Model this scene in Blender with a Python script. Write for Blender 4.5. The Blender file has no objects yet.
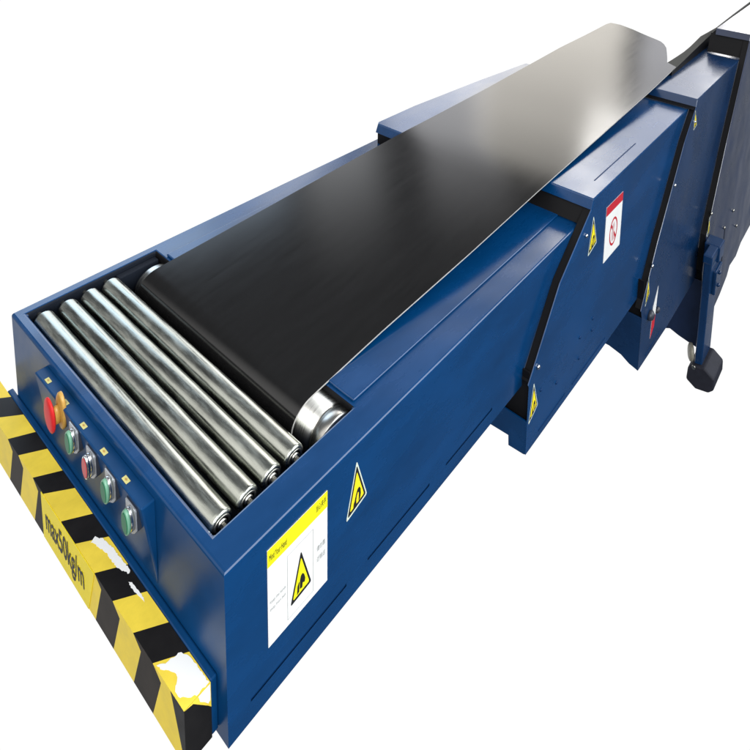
import bpy, bmesh, math, random
from mathutils import Vector, Matrix
random.seed(4)
scene = bpy.context.scene
col = scene.collection

# ------------------------------------------------------------------ materials
def new_mat(name):
    m = bpy.data.materials.new(name); m.use_nodes = True
    return m, m.node_tree.nodes, m.node_tree.links, m.node_tree.nodes['Principled BSDF']

WAVY = {'blue_enamel', 'dimmed_blue_enamel', 'dimmed_grey_blue_enamel'}
def mat(name, rgb, rough=.5, metal=0., spec=.5, vary=.0, scale=30., bump=0., bscale=200., rvary=0., stretch=None, tint=None, coat=0., ccoat=.1):
    m, N, L, b = new_mat(name)
    b.inputs['Base Color'].default_value = (*rgb, 1)
    b.inputs['Roughness'].default_value = rough
    b.inputs['Metallic'].default_value = metal
    b.inputs['Specular IOR Level'].default_value = spec
    b.inputs['Coat Weight'].default_value = coat
    b.inputs['Coat Roughness'].default_value = ccoat
    tc = N.new('ShaderNodeTexCoord'); mp = N.new('ShaderNodeMapping')
    L.new(tc.outputs['Object'], mp.inputs['Vector'])
    if stretch: mp.inputs['Scale'].default_value = stretch
    if vary or rvary:
        n = N.new('ShaderNodeTexNoise'); n.inputs['Scale'].default_value = scale
        n.inputs['Detail'].default_value = 6; n.inputs['Roughness'].default_value = .65
        L.new(mp.outputs[0], n.inputs['Vector'])
        if vary:
            r = N.new('ShaderNodeValToRGB')
            t = tint or rgb
            r.color_ramp.elements[0].position = .3; r.color_ramp.elements[1].position = .72
            r.color_ramp.elements[0].color = (*[c*(1-vary) for c in rgb], 1)
            r.color_ramp.elements[1].color = (*[min(1, c*(1+vary)) for c in t], 1)
            L.new(n.outputs['Fac'], r.inputs['Fac']); L.new(r.outputs[0], b.inputs['Base Color'])
        if rvary:
            mr = N.new('ShaderNodeMapRange')
            mr.inputs['From Min'].default_value = .3; mr.inputs['From Max'].default_value = .7
            mr.inputs['To Min'].default_value = max(.02, rough-rvary); mr.inputs['To Max'].default_value = rough+rvary
            L.new(n.outputs['Fac'], mr.inputs['Value']); L.new(mr.outputs[0], b.inputs['Roughness'])
    if bump:
        n2 = N.new('ShaderNodeTexNoise'); n2.inputs['Scale'].default_value = bscale; n2.inputs['Detail'].default_value = 3
        L.new(mp.outputs[0], n2.inputs['Vector'])
        bp_ = N.new('ShaderNodeBump'); bp_.inputs['Strength'].default_value = bump; bp_.inputs['Distance'].default_value = .002
        L.new(n2.outputs['Fac'], bp_.inputs['Height']); L.new(bp_.outputs[0], b.inputs['Normal'])
        if name in WAVY:
            n3 = N.new('ShaderNodeTexNoise'); n3.inputs['Scale'].default_value = 4.5; n3.inputs['Detail'].default_value = 1
            L.new(tc.outputs['Object'], n3.inputs['Vector'])
            b3 = N.new('ShaderNodeBump'); b3.inputs['Strength'].default_value = .22; b3.inputs['Distance'].default_value = .012
            L.new(n3.outputs['Fac'], b3.inputs['Height']); L.new(b3.outputs[0], bp_.inputs['Normal'])
            L.new(bp_.outputs[0], b.inputs['Coat Normal'])
    return m

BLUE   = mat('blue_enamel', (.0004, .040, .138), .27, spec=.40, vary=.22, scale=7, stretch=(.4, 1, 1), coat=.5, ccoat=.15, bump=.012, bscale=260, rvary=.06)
SATIN  = mat('satin_blue_enamel', (.0006, .044, .145), .38, spec=.36, vary=.2, scale=7, bump=.012, bscale=260, rvary=.05)
DIMBLUE   = mat('dimmed_blue_enamel', (.0035, .027, .088), .28, spec=.36, coat=.4, ccoat=.14, vary=.2, scale=5, bump=.012, bscale=260, rvary=.06)  # blue enamel darkened to carry the light's falloff towards the far end
DIMGREYBL = mat('dimmed_grey_blue_enamel', (.009, .020, .058), .32, spec=.36, coat=.4, ccoat=.14, vary=.25, scale=6, bump=.012, bscale=260, rvary=.06)  # dimmer, greyer copy for the farthest section, light falloff in the colour
BLACK  = mat('black_seal_and_shade', (.004, .004, .005), .6, spec=.2)  # sealing rubber, and black sheets that stand in for shade
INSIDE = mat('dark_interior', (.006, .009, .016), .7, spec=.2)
BELT   = mat('black_belt_rubber', (.0090, .0088, .0090), .13, spec=.46, vary=.14, scale=40, bump=.012, bscale=900, rvary=.012, stretch=(.15, 1, 1))
SKIRT  = mat('grey_skirt_rubber', (.06, .06, .056), .75, spec=.1)
FOOT   = mat('dark_foot_rubber', (.017, .018, .027), .65, spec=.25, vary=.2, scale=30)
BEDGE  = mat('cut_belt_edge', (.42, .41, .39), .7, vary=.2, scale=60)
ZINC   = mat('galvanised_steel', (.43, .445, .40), .26, metal=1, vary=.38, scale=70, rvary=.14, bump=.07, bscale=240, stretch=(1, .12, 1))
ZINCD  = mat('pressed_steel_cap', (.42, .41, .37), .33, metal=1, vary=.25, scale=60, rvary=.08)
ALU    = mat('turned_steel', (.46, .45, .42), .3, metal=1, vary=.12, scale=40, rvary=.07, stretch=(.2, 6, .2))
CHROME = mat('bright_chrome', (.75, .76, .77), .18, metal=1)
TAPEY  = mat('yellow_tape', (.90, .68, .07), .48, spec=.22, vary=.1, scale=18, rvary=.05)
TAPEK  = mat('black_tape', (.012, .011, .011), .45, spec=.2, vary=.25, scale=18, rvary=.06)
TAPEKF = mat('black_tape_sheen', (.030, .024, .019), .55, spec=.2, vary=.25, scale=18)  # black tape lightened, the front face's reflection put into the colour
SIGNY  = mat('yellow_sign_vinyl', (.92, .74, .02), .45, spec=.25, vary=.05, scale=30)
LABY   = mat('bright_yellow_print', (.86, .80, .01), .4)
WHITE  = mat('white_vinyl', (.82, .82, .80), .4, vary=.03, scale=40)
GLARE  = mat('white_glare_paint', (.95, .95, .93), .5)  # glare put into the colour as plain white
PALE   = mat('pale_label_border', (.62, .68, .58), .5)
GREYP  = mat('grey_print', (.35, .35, .34), .6)
INK    = mat('black_ink', (.012, .012, .012), .5)
REDP   = mat('red_print', (.50, .016, .03), .5)
PINKP  = mat('pale_red_paper', (.60, .42, .42), .5)
REDB   = mat('red_plastic', (.66, .025, .025), .42, spec=.25, vary=.08, scale=60)
REDC   = mat('dull_red_plastic', (.52, .05, .05), .35)
GREENB = mat('green_plastic', (.006, .15, .060), .36, spec=.3)
GREENR = mat('pale_green_rim', (.16, .36, .24), .35)
OCHRE  = mat('ochre_collar_plastic', (.52, .29, .06), .35, vary=.15, scale=80)
DARKBLK = mat('dark_knob_and_shade_block', (.03, .035, .05), .4)  # dark knobs, and blocks painting the shadow beside the legend plates
PLATE  = mat('brushed_legend_plate', (.55, .56, .58), .35, metal=.6, vary=.2, scale=90)
BEIGE  = mat('beige_nylon', (.20, .19, .15), .5, vary=.2, scale=60)
STICK  = mat('pale_yellow_sticker', (.66, .60, .22), .5)
DKBLUE = mat('shadowed_slot_paint', (.0008, .024, .090), .5, spec=.2)

# ------------------------------------------------------------------ mesh builder
class MB:
    def __init__(s): s.bm = bmesh.new(); s.mats = []
    def mi(s, m):
        if m not in s.mats: s.mats.append(m)
        return s.mats.index(m)
    def face(s, pts, m, smooth=False):
        vs = [s.bm.verts.new(p) for p in pts]
        f = s.bm.faces.new(vs); f.material_index = s.mi(m); f.smooth = smooth
        return f
    def box(s, x0, x1, y0, y1, z0, z1, m):
        P = [(x, y, z) for x in (x0, x1) for y in (y0, y1) for z in (z0, z1)]
        v = [s.bm.verts.new(p) for p in P]; k = s.mi(m)
        for q in ((0,1,3,2),(4,6,7,5),(0,4,5,1),(2,3,7,6),(0,2,6,4),(1,5,7,3)):
            s.bm.faces.new([v[i] for i in q]).material_index = k
    def prism(s, poly, axis, a, b, m):
        """poly of 2-D points in the other two axes (in x,y,z order), extruded from a to b"""
        def P(p, t):
            q = list(p); q.insert('xyz'.index(axis), t); return q
        A = [s.bm.verts.new(P(p, a)) for p in poly]; B = [s.bm.verts.new(P(p, b)) for p in poly]
        k = s.mi(m); n = len(poly)
        s.bm.faces.new(A).material_index = k; s.bm.faces.new(B[::-1]).material_index = k
        for i in range(n):
            s.bm.faces.new([A[i], B[i], B[(i+1) % n], A[(i+1) % n]]).material_index = k
    def lathe(s, prof, c, axis, m, seg=48, sx=1., sz=1., smooth=True):
        """prof: list of (t, r); revolved about axis through c"""
        k = s.mi(m); rings = []
        d = Vector(axis).normalized()
        u = d.cross(Vector((0, 0, 1)));  u = Vector((1, 0, 0)) if u.length < 1e-3 else u.normalized()
        w = u.cross(d)
        for t, r in prof:
            rings.append([s.bm.verts.new(Vector(c) + d*t + u*(r*sx*math.cos(2*math.pi*i/seg)) + w*(r*sz*math.sin(2*math.pi*i/seg))) for i in range(seg)])
        for a, b in zip(rings, rings[1:]):
            for i in range(seg):
                f = s.bm.faces.new([a[i], a[(i+1) % seg], b[(i+1) % seg], b[i]]); f.material_index = k; f.smooth = smooth
        for rg, fl in ((rings[0], True), (rings[-1], False)):
            f = s.bm.faces.new(rg[::-1] if fl else rg); f.material_index = k
    def text(s, body, m, o, u, v, w, h, off=.0006, bold=0.):
        """flat lettering: left bottom corner o, along u, up v, w wide and h tall"""
        cu = bpy.data.curves.new('lettering', 'FONT'); cu.body = body; cu.resolution_u = 3; cu.offset = bold
        ob = bpy.data.objects.new('lettering', cu); col.objects.link(ob)
        dg = bpy.context.evaluated_depsgraph_get(); dg.update()
        me = bpy.data.meshes.new_from_object(ob.evaluated_get(dg))
        k = s.mi(m)
        if len(me.vertices):
            xs = [q.co.x for q in me.vertices]; ys = [q.co.y for q in me.vertices]
            x0, x1, y0, y1 = min(xs), max(xs), min(ys), max(ys)
            u = Vector(u); v = Vector(v); n = u.cross(v).normalized(); o = Vector(o)
            vs = [s.bm.verts.new(o + u*((q.co.x-x0)/(x1-x0)*w) + v*((q.co.y-y0)/(y1-y0)*h) + n*off) for q in me.vertices]
            for p in me.polygons:
                try: s.bm.faces.new([vs[i] for i in p.vertices]).material_index = k
                except ValueError: pass
        bpy.data.objects.remove(ob); bpy.data.curves.remove(cu); bpy.data.meshes.remove(me)
    def build(s, name, parent=None, bevel=0., seg=2, weld=False, fixn=True, autosmooth=False, label=None):
        if weld: bmesh.ops.remove_doubles(s.bm, verts=s.bm.verts, dist=1e-5)
        if fixn: bmesh.ops.recalc_face_normals(s.bm, faces=s.bm.faces)
        me = bpy.data.meshes.new(name); s.bm.to_mesh(me); s.bm.free()
        for m in s.mats: me.materials.append(m)
        o = bpy.data.objects.new(name, me); col.objects.link(o)
        if parent: o.parent = parent
        if bevel:
            b = o.modifiers.new('bevel', 'BEVEL'); b.width = bevel; b.segments = seg; b.limit_method = 'ANGLE'
            b.angle_limit = math.radians(35); b.harden_normals = False
        if label: o['label'] = label
        return o

def grid_sheet(mb, xs, ys, z, m, skip=()):
    for i in range(len(xs)-1):
        for j in range(len(ys)-1):
            if (i, j) in skip: continue
            mb.face([(xs[i], ys[j], z), (xs[i+1], ys[j], z), (xs[i+1], ys[j+1], z), (xs[i], ys[j+1], z)], m)

# ------------------------------------------------------------------ the machine
root = bpy.data.objects.new('belt_conveyor', None); col.objects.link(root)
root['label'] = 'blue telescopic belt conveyor with black belt, steel rollers and striped front bumper'
root['category'] = 'conveyor'
root.empty_display_size = .2

W, H = .977, .3676
# ---- inner frame: the nearest, smallest box with the roller opening
mb = MB()
ox0, ox1, oy0, oy1 = .0247, .3487, .073, .945
XS = [0, ox0, .045, .27, ox1-.018, ox1, .535, .598, .80, 1.75]
Yg = [0, oy0, oy1, W]
grid_sheet(mb, XS, Yg, 0, BLUE, {(i_, 1) for i_ in range(1, 5)})
# opening walls and tray
D = -.135
mb.face([(ox0, oy0, 0), (ox0, oy1, 0), (ox0, oy1, D), (ox0, oy0, D)], BLUE)
mb.face([(ox1, oy0, 0), (ox1, oy1, 0), (ox1, oy1, D), (ox1, oy0, D)], BLACK)
for a, b in zip(XS[1:5], XS[2:6]):
    mb.face([(a, oy0, 0), (b, oy0, 0), (b, oy0, D), (a, oy0, D)], BLUE)
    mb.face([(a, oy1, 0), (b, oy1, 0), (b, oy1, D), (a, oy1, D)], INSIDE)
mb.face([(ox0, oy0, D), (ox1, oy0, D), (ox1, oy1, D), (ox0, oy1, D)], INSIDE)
# front and left walls (split where the top grid splits, so the welded edges bevel cleanly)
for a, b in zip(Yg, Yg[1:]):
    mb.face([(0, a, 0), (0, b, 0), (0, b, -H), (0, a, -H)], SATIN)
for a, b in zip(XS, XS[1:]):
    mb.face([(a, W, 0), (b, W, 0), (b, W, -H), (a, W, -H)], BLUE)
# right wall with three punched slots above the bottom lip
ZS = [0, -.3175, -.3245, -H]
for i in range(len(XS)-1):
    for j in range(3):
        if j == 1 and i in (2, 4, 5, 7): continue
        mb.face([(XS[i], 0, ZS[j]), (XS[i+1], 0, ZS[j]), (XS[i+1], 0, ZS[j+1]), (XS[i], 0, ZS[j+1])], BLUE)
frame = mb.build('inner_frame', root, bevel=.006, seg=3, weld=True)
# slot backs, bottom closing sheet and raised deck plate under the belt
mb = MB()
mb.box(.03, .82, .003, .006, -.345, -.30, DKBLUE)
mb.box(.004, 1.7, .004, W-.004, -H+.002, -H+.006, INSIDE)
mb.build('slot_backing', frame)
mb = MB()
mb.prism([(.358, .0795), (1.75, .0800), (1.75, .897), (.358, .897)], 'z', .0006, .0070, BLUE)
mb.build('deck_plate', frame, bevel=.003, seg=3)
# take-up hardware to the left of the drum
mb = MB()
mb.box(.235, .345, .918, .940, -.07, -.012, INSIDE)
mb.lathe([(0, .006), (.06, .006), (.061, .010), (.070, .010)], (.215, .928, -.030), (1, 0, 0), ZINCD, 12)
mb.build('takeup_block', frame, bevel=.002)

# ---- gravity rollers
def make_roller(x):
    r, z, y0, y1 = .0232, -.0175, .0905, .9165
    mb = MB()
    mb.lathe([(y0, r-.006), (y0+.002, r-.002), (y0+.006, r-.0003), (y0+.009, r), (y1-.009, r), (y1-.006, r-.0003), (y1-.002, r-.002), (y1, r-.006)], (x, 0, z), (0, 1, 0), ZINC, 56)
    ro = mb.build('roller', root)
    for e, s in ((y0, -1), (y1, 1)):
        mb = MB()
        mb.lathe([(0, .0165), (.001*s, .0165), (.0015*s, .0125), (-.0008*s, .0120), (-.0008*s, .0095), (.0025*s, .009), (.0032*s, .0065)], (x, e, z), (0, 1, 0), ZINCD, 32)
        mb.build('bearing_cap', ro)
    mb = MB()
    mb.lathe([(oy0-.002, .0052), (oy1+.002, .0052)], (x, 0, z), (0, 1, 0), ZINCD, 6, smooth=False)
    mb.build('axle', ro)
for x in (.0505, .1045, .1575, .2105): make_roller(x)

# ---- drum
mb = MB()
dc, dr = (.3140, 0, -.0570), .0540
mb.lathe([(.080, .038), (.081, dr-.006), (.084, dr-.0015), (.088, dr-.001), (.112, dr-.001), (.113, dr-.004), (.118, dr-.004), (.119, dr), (.884, dr), (.888, dr-.002), (.889, .038)], dc, (0, 1, 0), ALU, 72)
drum = mb.build('drum_pulley', root)
mb = MB()
mb.lathe([(.0725, .014), (.9455, .014)], dc, (0, 1, 0), ZINCD, 24)
mb.build('axle', drum)

# ---- belt: wraps the drum and climbs over the sections
ZX = [(.314, 0.0), (.6, .027), (.9, .055), (1.3, .0915), (1.8, .1125), (2.3, .1385), (2.8, .166), (3.4, .2095), (4.4, .211)]
YR = [(.30, .165), (.52, .162), (.87, .1485), (1.32, .139), (1.8, .142), (2.3, .143), (2.86, .1525), (3.36, .1555), (4.4, .164)]
YL = [(.30, .860), (.50, .846), (1.05, .815), (1.36, .796), (1.77, .788), (2.52, .781), (3.1, .745)]
def itp(T, x):
    for (a, p), (b, q) in zip(T, T[1:]):
        if x <= b: return p + (q-p)*max(0, (x-a)/(b-a))
    return T[-1][1]
def smooth_z(x): return sum(itp(ZX, x+d) for d in (-.06, -.03, 0, .03, .06))/5 if x > .42 else itp(ZX, x)
mb = MB(); br = dr+.0035
rows = []
for k in range(5): rows.append((1.2-k*.18, dc[2]-br-.004, .165, .86))
for k in range(0, 25):
    a = math.radians(270 - k*7.3)
    px = dc[0]+br*math.cos(a); rows.append((px, dc[2]+br*math.sin(a), .165, .86))
x = .345
while x < 2.66:
    rows.append((x, smooth_z(x)+.0015, itp(YR, x), itp(YL, x))); x += .06
xe = 2.66
def row_pts(r, n=12): return [(r[0], r[2]+(r[3]-r[2])*i/n, r[1]) for i in range(n+1)]
NB = 12
last = (xe, smooth_z(xe)+.0015, .2084, itp(YL, xe))
prevR = rows[-1]
grid = [row_pts(r) for r in rows]
for A, B in zip(grid, grid[1:]):
    for i in range(NB): mb.face([A[i], A[i+1], B[i+1], B[i]], BELT, True)
# tail with its rounded corner, plus the narrow strip that runs on beside it
def zz(x): return smooth_z(x)+.0015
Lr = row_pts(last); q0 = (xe, itp(YR, xe), zz(xe)); pv = grid[-1]
for i in range(NB): mb.face([pv[i], pv[i+1], Lr[i+1], Lr[i]], BELT, True)
tail = [(2.72, .230), (2.80, .262), (2.865, .289), (2.915, .322), (2.945, .352), (2.962, .385), (2.985, .440), (3.015, .505), (3.045, .565), (3.068, .625), (3.084, .672)]
prow = Lr
for tx, ty in tail:
    yl = itp(YL, tx) if tx < 3.05 else itp(YL, tx)-(tx-3.05)*.3
    cur = row_pts((tx, zz(tx), ty, yl))
    for i in range(NB): mb.face([prow[i], prow[i+1], cur[i+1], cur[i]], BELT, True)
    prow = cur
mb.mi(BEDGE)
belt = mb.build('conveyor_belt', root, weld=True, fixn=False)
sd = belt.modifiers.new('thickness', 'SOLIDIFY'); sd.thickness = .0042; sd.offset = 0; sd.material_offset_rim = 1; sd.use_even_offset = True
es = belt.modifiers.new('crisp_edges', 'EDGE_SPLIT'); es.split_angle = math.radians(40)

# rubber skirt that runs on beside the belt's tail
mb = MB()
strip = [(2.66, .2084), (2.72, .2022), (2.80, .195), (2.87, .1893), (2.97, .1868), (3.08, .189), (3.17, .1915), (3.26, .178), (3.385, .1615), (3.8, .168), (4.3, .174)]
def dz(x): return .03 if x < 2.6 else (.06 if x < 3.4 else .012)
sk = [(x, itp(YR, x)-.004, y, zz(x)) for x, y in [(2.55, .20)]+strip]
for (xa, ra, la, za), (xb, rb, lb, z_b) in zip(sk, sk[1:]):
    mb.face([(xa, ra, za), (xb, rb, z_b), (xb, lb, z_b), (xa, la, za)], SKIRT)
    mb.face([(xa, ra, za), (xb, rb, z_b), (xb, rb, z_b-dz(xb)), (xa, ra, za-dz(xa))], BLACK)
    mb.face([(xa, la, za), (xb, lb, z_b), (xb, lb, z_b-dz(xb)), (xa, la, za-dz(xa))], BLACK)
mb.build('side_skirt', root, weld=True)

# ---- telescoping outer sections
def section(name, yo, prev_y, prev_z, slant, xb, zb_pts, xend, yin, paint, front, open_z, seal_x=.008):
    """slant: (x,z) down the leaning front edge from the top corner; zb_pts: (x,z) along the bottom edge; front: (y,z) outline of the upright plate at the bottom of the front"""
    zt = slant[0][1]; xt = slant[0][0]
    lip = (xt-.012, zt-.034)
    mb = MB()
    outline = [slant[0], lip] + slant[1:] + zb_pts + [(xend, zt)]
    mb.face([(x, yo, z) for x, z in outline], paint)
    mb.face([(xt, yo, zt), (xt, yin, zt), (xend, yin, zt), (xend, yo, zt)], paint)
    mb.face([(xt, yo, zt), (lip[0], yo, lip[1]), (lip[0], yin, lip[1]), (xt, yin, zt)], paint)
    # skin edge returned inwards along the leaning edge
    edge = [lip] + slant[1:]
    for (xa, za), (xc, zc) in zip(edge, edge[1:]):
        mb.face([(xa, yo, za), (xc, yo, zc), (xc, yo+.004, zc), (xa, yo+.004, za)], paint)
    o = mb.build(name, root, bevel=.004, seg=2, weld=True)
    # bottom front plate
    mb = MB()
    mb.prism(front, 'x', xb+.001, xb+.007, paint)
    mb.build('lower_front_plate', o, bevel=.0015)
    # black sealing strips, plus sheets painting shade under the lip and inside the opening
    mb = MB()
    e2 = [(a+seal_x, b) for a, b in edge]
    for (xa, za), (xc, zc) in zip(e2, e2[1:]):
        mb.face([(xa, yo+.0045, za), (xc, yo+.0045, zc), (xc, prev_y-.0008, zc), (xa, prev_y-.0008, za)], BLACK)
    xa, za = lip
    mb.face([(xa+.014, yo+.0045, za+.002), (xa+.014, yin+.03, za+.002), (xa-.03, yin+.03, prev_z+.006), (xa-.03, yo+.0045, prev_z+.006)], BLACK)
    mb.box(xb+.012, xb+.017, yo+.006, .5, open_z-.11, open_z+.13, BLACK)
    mb.build('seal_and_shade', o)
    return o

def bolt(parent, x, y, z, r=.0055, m=CHROME, ax=(0, -1, 0)):
    mb = MB(); mb.lathe([(0, r), (r*.5, r), (r*.9, r*.6), (r*1.0, r*.2)], (x, y, z), ax, m, 12)
    return mb.build('bolt', parent)

s2 = section('middle_section', -.032, 0, 0, [(1.318, .0867), (1.109, -.1040), (.9447, -.340)], .945,
             [(.945, -.467), (.9455, -.580), (1.503, -.590), (1.70, -.590), (2.4, -.590)], 2.45, .32, BLUE,
             [(-.031, -.467), (.55, -.467), (.55, -.560), (.15, -.560), (.033, -.552), (.031, -.586), (-.024, -.582), (-.031, -.579)], -.44)
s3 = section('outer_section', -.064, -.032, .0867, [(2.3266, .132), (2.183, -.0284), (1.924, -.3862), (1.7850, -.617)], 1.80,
             [(1.80, -.668), (1.80, -.905), (2.14, -.930), (3.2, -.93)], 3.3, .172, DIMBLUE,
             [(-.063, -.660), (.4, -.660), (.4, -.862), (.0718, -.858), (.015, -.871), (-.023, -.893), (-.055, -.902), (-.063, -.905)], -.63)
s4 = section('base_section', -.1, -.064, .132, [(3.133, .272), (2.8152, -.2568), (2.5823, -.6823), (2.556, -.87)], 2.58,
             [(2.575, -.937), (2.58, -1.320), (3.005, -1.268), (3.142, -1.232), (3.19, -1.19), (3.34, -1.21), (3.45, -1.176), (3.7, -1.178), (5.2, -1.17)], 5.2, .092, DIMGREYBL,
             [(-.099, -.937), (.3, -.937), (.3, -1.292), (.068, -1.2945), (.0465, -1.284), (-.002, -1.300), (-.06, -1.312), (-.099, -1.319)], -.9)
# left flange of the middle section, seen past the belt's far edge
mb = MB()
zf = .0867
fl = [(1.262, .945), (1.275, .957), (1.50, .957), (1.95, .925), (2.32, .888), (2.32, .70), (1.262, .70)]
mb.face([(x, y, zf) for x, y in fl], BLUE)
for (xa, ya), (xc, yc) in zip(fl[:5], fl[1:5]):
    mb.face([(xa, ya, zf), (xc, yc, zf), (xc, yc, -.2), (xa, ya, -.2)], BLUE)
mb.face([(1.262, .945, zf), (1.262, .70, zf), (1.250, .70, zf-.034), (1.250, .945, zf-.034)], BLUE)
mb.face([(1.262, .945, zf-.034), (1.262, .70, zf-.034), (1.262, .70, -.05), (1.262, .945, -.05)], BLACK)  # black sheet painting the shade under this lip
mb.build('side_flange', s2, bevel=.004, seg=2, weld=True)
# weld seams on the flange tops
mb = MB()
mb.box(1.43, 1.80, .020, .0235, .0868, .0880, DKBLUE)
mb.build('weld_seam', s2)
# slots and small fixings
def slots(parent, y, L):
    for a, b, z in L:
        mb = MB(); mb.prism([(a, z), (b, z), (b, z-.006), (a, z-.006)], 'y', y-.0008, y+.002, DKBLUE); mb.build('slot', parent)
slots(s2, -.032, [(1.02, 1.19, -.553), (1.24, 1.50, -.556)])
slots(s3, -.064, [(1.88, 2.05, -.885)])
for x, z in ((1.2735, -.0235), (.9934, -.3110)): bolt(s2, x, -.0325, z, .007)
bolt(s2, .958, -.026, -.3173-.03, .005); bolt(s2, .992, .02, -.515+.06, .007, CHROME, (-1, 0, 0))
for x, z in ((1.2784, -.4069), (1.3745, -.4424), (1.3763, -.3976), (1.2812, -.4886), (1.1225, -.4636), (1.0207, -.4121)):
    bolt(s2, x, -.0308, z, .0055, DKBLUE)
for x, z in ((2.0824, -.1892), (1.8702, -.459)): bolt(s3, x, -.0645, z, .008)
bolt(s3, 2.305, -.0645, .03, .006)
bolt(s3, 1.89, -.0645, -.70, .022, DARKBLK); bolt(s3, 1.985, -.0645, -.735, .014, DARKBLK)
for x, z in ((2.6187, -.5707), (3.1252, -.7976), (2.9398, -.8131), (3.2496, -.9572)): bolt(s4, x, -.1005, z, .009, ZINCD)
mb = MB(); mb.box(2.966, 2.972, -.1012, -.099, -1.18, -.82, BLACK); mb.build('panel_joint', s4)

# ---- stickers
def tri_sticker(parent, y, A, B, C, pict=True, mats=(PALE, INK, SIGNY), label=None, rounds=.12):
    """A apex, B right foot, C left foot as (x,z); three nested rounded triangles"""
    mb = MB(); c = Vector([(A[i]+B[i]+C[i])/3 for i in (0, 1)])
    for lv, (k, m) in enumerate(((1.0, mats[0]), (.86, mats[1]), (.66, mats[2]))):
        P = [c+(Vector(p)-c)*k for p in (A, B, C)]; pts = []
        for i in range(3):
            p, a, b = P[i], P[i-1], P[(i+1) % 3]
            for t in (0, .25, .5, .75, 1.):
                s0 = p+(a-p)*rounds*.6; s1 = p+(b-p)*rounds*.6
                pts.append((s0*(1-t)**2 + p*2*t*(1-t) + s1*t*t))
        yy = y-.0006-.0004*lv
        mb.prism([(q[0], q[1]) for q in pts], 'y', yy, yy+.0004, m)
    if pict:
        def L(u, v): # barycentric helper: u across foot, v up
            f = Vector(C)*(1-u)+Vector(B)*u; q = f*(1-v)+Vector(A)*v; return (q[0], q[1])
        yy = y-.0020
        hand = [(.30, .10), (.36, .24), (.44, .34), (.54, .40), (.68, .40), (.74, .33), (.72, .22), (.66, .14), (.58, .12), (.60, .20), (.62, .30), (.54, .33), (.48, .28), (.44, .20), (.42, .10)]
        mb.prism([L(*p) for p in hand], 'y', yy, yy+.0004, INK)
        mb.prism([L(*p) for p in ((.30, .08), (.30, .20), (.42, .26), (.46, .10))], 'y', yy-.0004, yy, INK)
    return mb.build('warning_triangle', parent, label=label)

# big white warning label on the nearest side
mb = MB()
lx0, lx1, lz0, lz1 = .082, .2182, -.0385, -.2505
mb.prism([(lx0, lz0), (lx1, lz0), (lx1, lz1), (lx0, lz1)], 'y', -.0012, -.0003, WHITE)
mb.prism([(lx0, lz0), (lx1, lz0), (lx1, lz0-.037), (lx0, lz0-.037)], 'y', -.0016, -.0012, LABY)
fx0, fx1, fz0, fz1 = .1236, .1838, -.0930, -.2370; t = .0008
for a, b, c_, d in ((fx0, fx1, fz0, fz0-t), (fx0, fx1, fz1+t, fz1), (fx0, fx0+t, fz0-t, fz1+t), (fx1-t, fx1, fz0-t, fz1+t)):
    mb.prism([(a, c_), (b, c_), (b, d), (a, d)], 'y', -.0016, -.0012, GREYP)
U, V = (1, 0, 0), (0, 0, 1)
mb.text('Mind Your Hand', INK, (.0855, -.0018, -.0640), U, V, .037, .014)
mb.text('\u5f53\u5fc3\u5939\u624b', INK, (.190, -.0018, -.0620), U, V, .0245, .015)
mb.text('Keep the hands', GREYP, (.0860, -.0014, -.160), U, V, .034, .009)
mb.text('away from belt', GREYP, (.0860, -.0014, -.176), U, V, .034, .009)
mb.text('\u8bf7\u52ff\u9760', GREYP, (.1915, -.0014, -.1555), U, V, .021, .013)
mb.text('\u8fd1\u8f93\u9001', GREYP, (.1915, -.0014, -.180), U, V, .021, .013)
lab = mb.build('warning_label', frame, label='white warning label with yellow heading and pinched hand triangle')
# its triangle is printed on the label: same mesh family, joined as part of the label
def tri_into(mbx, y, A, B, C):
    c = Vector([(A[i]+B[i]+C[i])/3 for i in (0, 1)])
    for lv, (k, m) in enumerate(((1.0, INK), (.78, LABY))):
        P = [c+(Vector(p)-c)*k for p in (A, B, C)]; pts = []
        for i in range(3):
            p, a, b = P[i], P[i-1], P[(i+1) % 3]
            for t_ in (0, .25, .5, .75, 1.):
                s0 = p+(a-p)*.07; s1 = p+(b-p)*.07
                pts.append(s0*(1-t_)**2 + p*2*t_*(1-t_) + s1*t_*t_)
        yy = y-.0004*lv
        mbx.prism([(q[0], q[1]) for q in pts], 'y', yy-.0004, yy, m)
    def Lc(u, v):
        f = Vector(C)*(1-u)+Vector(B)*u; q = f*(1-v)+Vector(A)*v; return (q[0], q[1])
    yy = y-.0009
    mbx.prism([Lc(*p) for p in ((.42, .16), (.40, .36), (.47, .44), (.60, .46), (.72, .40), (.76, .28), (.70, .20), (.58, .24), (.55, .14))], 'y', yy-.0004, yy, INK)
    mbx.prism([Lc(*p) for p in ((.27, .10), (.25, .28), (.31, .34), (.37, .34), (.38, .12))], 'y', yy-.0004, yy, INK)
mb = MB(); tri_into(mb, -.0014, (.1548, -.1130), (.1785, -.2080), (.1300, -.2140)); mb.build('printed_triangle', lab)
def tri_small(A, B, C, parent, y, label=None):
    return tri_sticker(parent, y, A, B, C, label=label)
tri_small((.2960, -.0400), (.3260, -.1480), (.2675, -.1650), frame, 0, 'yellow warning triangle with pale border on bare blue side')
tri_small((1.3250, .0240), (1.3640, -.0950), (1.2980, -.1150), s2, -.032, 'small yellow triangle beside the white and red notice')
o = tri_small((.9750, -.3520), (1.0060, -.4520), (.9540, -.4820), s2, -.032, 'glinting yellow triangle low on the section corner')
tri_small((2.300, .090), (2.345, .000), (2.296, -.010), s3, -.064)
tri_small((1.843, -.490), (1.868, -.585), (1.826, -.625), s3, -.064)
tri_small((2.596, -.575), (2.628, -.665), (2.588, -.690), s4, -.1)
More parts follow.
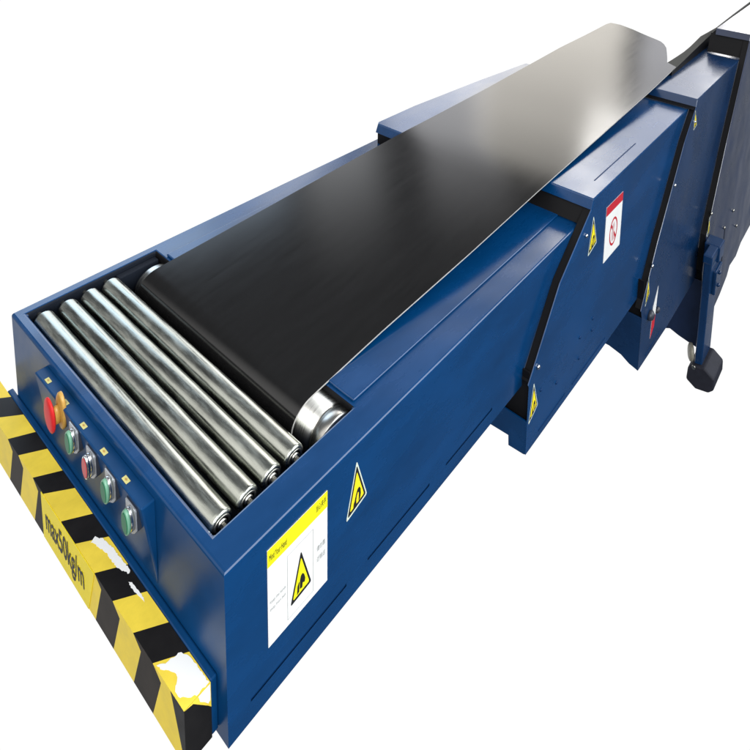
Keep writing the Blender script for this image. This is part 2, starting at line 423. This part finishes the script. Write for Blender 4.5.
# red-headed notice
mb = MB(); y = -.032
mb.prism([(1.4295, .0015), (1.5716, .0015), (1.5716, -.2140), (1.4315, -.2150)], 'y', y-.0012, y-.0003, WHITE)
mb.prism([(1.4295, .0015), (1.5716, .0015), (1.5716, -.0335), (1.4297, -.0335)], 'y', y-.0016, y-.0012, REDP)
cx_, cz_, rx, rz = 1.503, -.124, .034, .056
for i in range(32):
    a, b = 2*math.pi*i/32, 2*math.pi*(i+1)/32
    mb.face([(cx_+rx*math.cos(a)*k, y-.0016, cz_+rz*math.sin(a)*k) for k in (1,)] + [(cx_+rx*math.cos(b), y-.0016, cz_+rz*math.sin(b)), (cx_+rx*.8*math.cos(b), y-.0016, cz_+rz*.84*math.sin(b)), (cx_+rx*.8*math.cos(a), y-.0016, cz_+rz*.84*math.sin(a))], REDP)
mb.face([(cx_-.026, y-.0017, cz_+.030), (cx_-.020, y-.0017, cz_+.038), (cx_+.026, y-.0017, cz_-.030), (cx_+.020, y-.0017, cz_-.038)], REDP)
mb.prism([(cx_-.010, cz_-.035), (cx_-.014, cz_+.0), (cx_-.006, cz_+.03), (cx_+.004, cz_+.038), (cx_+.008, cz_+.02), (cx_+.003, cz_-.01), (cx_+.012, cz_-.035)], 'y', y-.0020, y-.0017, PINKP)
mb.build('prohibition_notice', s2, fixn=False, label='white notice with red heading and red prohibition ring')
mb = MB(); y = -.064
mb.prism([(1.978, -.615), (1.962, -.800), (1.921, -.835), (1.930, -.690)], 'y', y-.0012, y-.0003, WHITE)
mb.prism([(1.9665, -.745), (1.962, -.800), (1.921, -.835), (1.9265, -.745)], 'y', y-.0016, y-.0012, REDP)
mb.text('STOP', REDP, (1.936, y-.0018, -.735), (1, 0, .1), (0, 0, 1), .028, .05) if False else None
mb.build('torn_notice', s3, label='small white and red notice low on the third section')

# ---- support leg
mb = MB()
mb.box(2.45, 2.60, -.168, -.130, -1.33, -.70, DIMBLUE)
leg = mb.build('support_leg', root, bevel=.006)
mb = MB(); mb.box(2.438, 2.545, -.172, -.127, -.735, -.690, DIMBLUE); mb.build('leg_cap', leg, bevel=.005)
mb = MB(); mb.box(2.55, 2.64, -.178, -.100, -.78, -.695, DIMBLUE); mb.build('leg_bracket', leg, bevel=.005)
mb = MB(); mb.box(2.50, 2.61, -.184, -.166, -.93, -.80, DIMBLUE); mb.build('clamp_plate', leg, bevel=.005)
for z in (-.83, -.90): bolt(leg, 2.555, -.184, z, .010, DIMBLUE)
mb = MB(); mb.prism([(-.100, -1.395), (-.104, -1.325), (-.126, -1.300), (-.185, -1.288), (-.238, -1.325), (-.240, -1.385), (-.215, -1.412), (-.15, -1.425)], 'x', 2.43, 2.60, FOOT)
mb.build('leg_foot', leg, bevel=.010, seg=3)
mb = MB(); mb.lathe([(-.012, .030), (-.006, .042), (.006, .042), (.012, .030)], (2.452, -.108, -1.250), (.5, -1, 0), BEIGE, 24)
mb.build('leg_roller', leg)
mb = MB(); mb.lathe([(0, .010), (.008, .010)], (2.43, -.135, -1.305), (-1, 0, 0), ZINCD, 12); mb.build('bolt', leg)

# ---- bumper and its backing plate
mb = MB(); mb.box(-.0132, -.0002, .030, 1.004, -.352, -.232, SATIN)
back = mb.build('bumper_plate', root, bevel=.003)
XF, XBk, ZT, ZB, YE, YLft = -.0605, -.0134, -.2322, -.352, .0285, 1.085
mb = MB()
tf = [YLft, 1.02, .935, .842, .774, .686, .626, .530, .4575, .369, .2905, .208, .135, YE]
tb = [YLft, .975, .890, .8115, .7394, .652, .585, .494, .418, .332, .2544, .172, .099, YE]
bl = {2, 4, 6, 8, 10, 12}   # black bands lie between entries k-1 and k... resolved below
def yel(k): return k % 2 == 0
ZM = -.2485
for k in range(len(tf)-1):
    m = TAPEY if yel(k) else TAPEK
    mf = TAPEY if yel(k) else TAPEKF
    a, b = tf[k], tf[k+1]
    am = a if k == 0 else a-.028; bm_ = b-.028
    ab = a if k == 0 else a+.008; bb = b+.008
    if k < len(tf)-2:
        mb.face([(XF, a, ZT), (XF, b, ZT), (XBk, tb[k+1], ZT), (XBk, tb[k], ZT)], m)
        mb.face([(XF, a, ZT), (XF, b, ZT), (XF, bm_, ZM), (XF, am, ZM)], mf)
        mb.face([(XF, am, ZM), (XF, bm_, ZM), (XF, bb, ZB), (XF, ab, ZB)], mf)
    else:
        # last yellow band runs to the corner, black triangle beside it
        mb.face([(XF, a, ZT), (XF, .074, ZT), (XF, YE+.0005, ZT), (XBk, YE, ZT), (XBk, tb[k], ZT)], m)
        mb.face([(XF, a, ZT), (XF, .074, ZT), (XF, .031, ZB), (XF, ab, ZB), (XF, am, ZM)], mf)
        mb.face([(XF, .074, ZT), (XF, YE, ZT), (XF, YE, ZB), (XF, .031, ZB)], TAPEK)
mb.face([(XF, YE, ZT), (XBk, YE, ZT), (XBk, YE, -.285), (-.0174, YE, -.2776), (-.0447, YE, -.237)], TAPEY)
mb.face([(XF, YE, ZT), (-.0447, YE, -.237), (-.0174, YE, -.2776), (XBk, YE, -.285), (XBk, YE, ZB), (XF, YE, ZB)], TAPEK)
mb.face([(XF, YLft, ZT), (XBk, YLft, ZT), (XBk, YLft, ZB), (XF, YLft, ZB)], TAPEY)
mb.face([(XF, YE, ZB), (XBk, YE, ZB), (XBk, YLft, ZB), (XF, YLft, ZB)], TAPEK)
mb.face([(XBk, YE, ZT), (XBk, YLft, ZT), (XBk, YLft, ZB), (XBk, YE, ZB)], TAPEK)
bumper = mb.build('bumper', root, fixn=True, label='yellow and black striped bumper tape, painted white glare near the right end')
# glare on the tape, painted as flat white patches
mb = MB()
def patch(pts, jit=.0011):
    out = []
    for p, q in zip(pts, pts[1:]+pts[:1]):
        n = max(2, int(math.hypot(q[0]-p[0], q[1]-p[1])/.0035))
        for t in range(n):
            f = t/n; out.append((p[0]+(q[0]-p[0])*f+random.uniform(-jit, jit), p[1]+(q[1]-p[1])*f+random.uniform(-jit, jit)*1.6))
    m_ = MB(); m_.face([(min(x, XBk-.0008), y, ZT+.0004) for x, y in out], GLARE); m_.build('glare_patch', bumper)
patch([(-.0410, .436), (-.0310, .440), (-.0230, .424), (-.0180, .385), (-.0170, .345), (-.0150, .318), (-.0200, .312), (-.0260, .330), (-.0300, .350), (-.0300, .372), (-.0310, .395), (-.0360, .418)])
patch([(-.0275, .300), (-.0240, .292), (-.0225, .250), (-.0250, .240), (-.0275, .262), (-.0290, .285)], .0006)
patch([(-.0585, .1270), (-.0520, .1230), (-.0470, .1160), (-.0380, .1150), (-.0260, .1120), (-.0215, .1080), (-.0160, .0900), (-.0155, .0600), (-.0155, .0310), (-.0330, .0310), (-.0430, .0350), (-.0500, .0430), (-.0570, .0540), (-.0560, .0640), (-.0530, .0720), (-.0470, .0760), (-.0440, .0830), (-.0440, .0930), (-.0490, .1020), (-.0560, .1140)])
mb = MB(); mb.face([(-.0360, YE-.0005, ZT-.001), (-.0150, YE-.0005, ZT-.001), (-.0145, YE-.0005, -.255), (-.0150, YE-.0005, -.268), (-.0190, YE-.0005, -.270), (-.0250, YE-.0005, -.259), (-.0330, YE-.0005, -.248), (-.0345, YE-.0005, -.240)], GLARE)
mb.build('glare_patch', bumper)
# load sign
mb = MB()
mb.prism([(.637, -.2335), (.3685, -.2325), (.4070, -.3505), (.637, -.3505)], 'x', XF-.0014, XF-.0003, SIGNY)
mb.text('max50kg/m', INK, (XF-.0016, .616, -.333), (0, -1, 0), (0, 0, 1), .196, .078, bold=.012)
mb.build('load_sign', bumper, label='yellow sign reading max50kg/m on the bumper face')

# ---- control panel: flat top, leaning face with buttons
mb = MB()
pa, pb, zt, zb, xo = .7475, .2352, -.0205, -.214, -.0255
def pz(x, y, z): return (x, y, z)
mb.face([(-.0005, pa, zt), (xo, pa, zt), (xo, pb, zt), (-.0005, pb, zt)], SATIN)
mb.face([(xo, pa, zt), (xo, pb, zt), (xo+.002, pb, zt-.014), (xo+.002, pa, zt-.014)], SATIN)
mb.face([(xo+.002, pa, zt-.014), (xo+.002, pb, zt-.014), (-.0008, pb, zb), (-.0008, pa, zb)], SATIN)
for yy in (pa, pb):
    mb.face([(-.0005, yy, zt), (xo, yy, zt), (xo+.002, yy, zt-.014), (-.0008, yy, zb)], SATIN)
panel = mb.build('control_panel', root, bevel=.003, weld=True)
def push_button(yc, zc, capm, label=None):
    mb = MB(); xf = -.0265
    plate = [(yc+.027, zc+.0245), (yc-.012, zc+.0245), (yc-.014, zc+.020), (yc-.0135, zc-.024), (yc-.004, zc-.036), (yc+.008, zc-.044), (yc+.024, zc-.044), (yc+.027, zc-.030)]  # outline of the dark block that paints the shadow gap
    mb.prism(plate, 'x', xf, -.010, DARKBLK)  # dark block painting the shadow gap around the plate
    mb.prism([(yc+.0065+(a-yc-.0065)*.97, zc+(b-zc)*.97) for a, b in plate], 'x', xf-.0022, xf-.0002, PLATE)
    mb.lathe([(0, .0150), (.008, .0150), (.0095, .0135)], (xf-.002, yc+.004, zc-.004), (-1, 0, 0), CHROME, 32, 1., 1.8)
    mb.lathe([(0, .0138), (.004, .0138), (.0055, .0130), (.0056, .0118)], (xf-.011, yc, zc), (-1, 0, 0), GREENR if capm is GREENB else CHROME, 32, 1., 1.95)
    mb.lathe([(0, .0124), (.0045, .0124), (.0060, .0112)], (xf-.0115, yc, zc), (-1, 0, 0), capm, 32, 1., 1.95)
    return mb.build('push_button', panel, label=label)
push_button(.5198, -.048, GREENB, label='green push button beside the emergency stop')
push_button(.437, -.052, REDC, label='red push button between the green ones')
push_button(.351, -.048, GREENB, label='green push button second from the panel end')
push_button(.264, -.054, GREENB, label='green push button at the panel end')
mb = MB()
mb.lathe([(0, .022), (.005, .022), (.007, .020), (.007, .016)], (-.019, .606, -.038), (-1, 0, 0), OCHRE, 36, 1., 2.05)
mb.lathe([(0, .013), (.010, .012)], (-.025, .613, -.047), (-1, 0, 0), OCHRE, 32, 1., 1.8)
mb.lathe([(0, .022), (.002, .0275), (.005, .0275), (.007, .023), (.0078, .016), (.008, .004)], (-.034, .628, -.052), (-1, 0, 0), REDB, 40, 1., 1.55)
mb.build('emergency_stop', panel, label='red mushroom emergency stop on an ochre collar')
for yy in (.695, .600, .5075, .4117, .3163):
    mb = MB(); a, b = .0095, .0042
    mb.prism([(-.0155-b, yy+a), (-.0155+b, yy+a), (-.0155+b, yy-a), (-.0155-b, yy-a)], 'z', zt+.0003, zt+.0012, STICK)
    mb.prism([(-.0155, yy+a*.5), (-.0155+b*.5, yy), (-.0155, yy-a*.5), (-.0155-b*.5, yy)], 'z', zt+.0012, zt+.0016, OCHRE)
    mb.build('symbol_sticker', panel)

# ------------------------------------------------------------------ surroundings: plain white glow added in the viewed directions, hall with bright windows
world = bpy.data.worlds.new('World'); scene.world = world; world.use_nodes = True
N, L = world.node_tree.nodes, world.node_tree.links
bg = N['Background']
def M(op, a, b=None, c=None):
    n = N.new('ShaderNodeMath'); n.operation = op
    for i, v in enumerate((a, b, c)):
        if v is None: continue
        if isinstance(v, (int, float)): n.inputs[i].default_value = v
        else: L.new(v, n.inputs[i])
    return n.outputs[0]
tc = N.new('ShaderNodeTexCoord'); sp = N.new('ShaderNodeSeparateXYZ'); L.new(tc.outputs['Generated'], sp.inputs[0])
AZ = M('DEGREES', M('ARCTAN2', sp.outputs[1], sp.outputs[0]))
EL = M('DEGREES', M('ARCSINE', sp.outputs[2]))
def step(v, e, soft):   # 0 below e, 1 above
    n = N.new('ShaderNodeMapRange'); n.interpolation_type = 'SMOOTHSTEP'
    L.new(v, n.inputs['Value']); n.inputs['From Min'].default_value = e-soft; n.inputs['From Max'].default_value = e+soft
    return n.outputs[0]
def band(v, a, b, soft): return M('SUBTRACT', step(v, a, soft), step(v, b, soft))
def rgb(c, k=1.):
    n = N.new('ShaderNodeRGB'); n.outputs[0].default_value = (c[0]*k, c[1]*k, c[2]*k, 1); return n.outputs[0]
def mix(f, a, b, t='MIX'):
    n = N.new('ShaderNodeMix'); n.data_type = 'RGBA'; n.blend_type = t; n.clamp_result = False
    if isinstance(f, (int, float)): n.inputs[0].default_value = f
    else: L.new(f, n.inputs[0])
    L.new(a, n.inputs[6]); L.new(b, n.inputs[7]); return n.outputs[2]
BACKW = rgb((1.02, 1.02, 1.02))  # white backdrop glow added below the horizon
LOWDARK = rgb((.07, .085, .11))
colr = mix(step(EL, 55, 12), rgb((.15, .155, .165)), rgb((.26, .27, .28)))
def window_or_glow(a0, a1, e0, e1, soft, c, k, es=2.):
    global colr
    f = M('MULTIPLY', band(AZ, a0, a1, soft), band(EL, e0, e1, es))
    colr = mix(f, colr, rgb(c, k), 'ADD')
window_or_glow(23, 36.5, -4, 13, 1.5, (1, .95, .86), .95, 4)    # tall bright doorway seen down the belt
window_or_glow(23.5, 37.5, 13, 33, 1.5, (1, .95, .86), 3.6, 6)
window_or_glow(21.0, 26.8, 29, 36, .8, (1, .98, .95), 12.0, 1.2)  # unseen bright patch, shaped so the middle section's flange reflects white
window_or_glow(37, 45.5, -4, 36, 1.5, (.97, .97, 1), 2.7, 8)      # dimmer bays further left
window_or_glow(50.5, 58, 2, 36, 2, (.95, .97, 1), 2.8, 8)
window_or_glow(15, 22, -4, 13, 1.0, (1, .97, .93), .15, 2)
window_or_glow(60, 86, 5, 36, 2, (.66, .82, 1), 3.4)              # windows to the left
window_or_glow(4, 14.0, 12, 32, 1.0, (1, .98, .95), 9.0)
window_or_glow(14.4, 22, 14.5, 32, 1.0, (.95, .95, 1), 2.2, 1.)
window_or_glow(-85, -22, 12, 50, 5, (.93, .97, 1), 5.0, 5)    # unseen glow added at the right for glints along the edges
window_or_glow(130, 181, 8, 70, 12, (1, .98, .95), 1.4, 10)    # fill light added behind the viewer for the front faces
window_or_glow(-181, -110, 8, 70, 12, (1, .98, .95), 1.4, 10)  # other half of that added fill
zone = band(AZ, -8, 117, 4)  # white kept to the viewed side, dark elsewhere so side paint reflects little
low = mix(zone, LOWDARK, BACKW)
final = mix(step(EL, -4.5, .5), low, colr)
L.new(final, bg.inputs['Color']); bg.inputs['Strength'].default_value = 1.0

def area(name, loc, target, size, size_y, power, c=(1, 1, 1)):
    li = bpy.data.lights.new(name, 'AREA'); li.shape = 'RECTANGLE'; li.size = size; li.size_y = size_y; li.energy = power; li.color = c
    o = bpy.data.objects.new(name, li); col.objects.link(o); o.location = loc
    o.rotation_euler = (Vector(target)-Vector(loc)).to_track_quat('-Z', 'Y').to_euler()
    return o
area('added_front_lamp', (-1.5, -3.0, 2.1), (.3, .2, -.2), 2.2, 1.4, 140, (.95, .98, 1))  # unseen lamp added to brighten the near end and fade backwards

# ------------------------------------------------------------------ camera
cam = bpy.data.cameras.new('camera'); co = bpy.data.objects.new('camera', cam); col.objects.link(co)
CAM_ROT = [[0.568584, 0.093021, -0.805021], [-0.809391, 0.1137, -0.558532], [0.040383, 0.988928, 0.142794]]
CAM_LOC = [-0.48288, -0.85031, 1.23085]
co.matrix_world = Matrix.Translation(CAM_LOC) @ Matrix(CAM_ROT).to_4x4()
cam.sensor_width = 36; cam.sensor_fit = 'HORIZONTAL'
cam.lens = 29.6465; cam.shift_x = -.16598; cam.shift_y = -.57668
cam.clip_start = .02; cam.clip_end = 200
scene.camera = co
scene.view_settings.view_transform = 'Standard'; scene.view_settings.look = 'None'
scene.view_settings.exposure = 0; scene.view_settings.gamma = 1
scene.render.engine = 'CYCLES'
scene.cycles.use_denoising = True
scene.cycles.max_bounces = 8
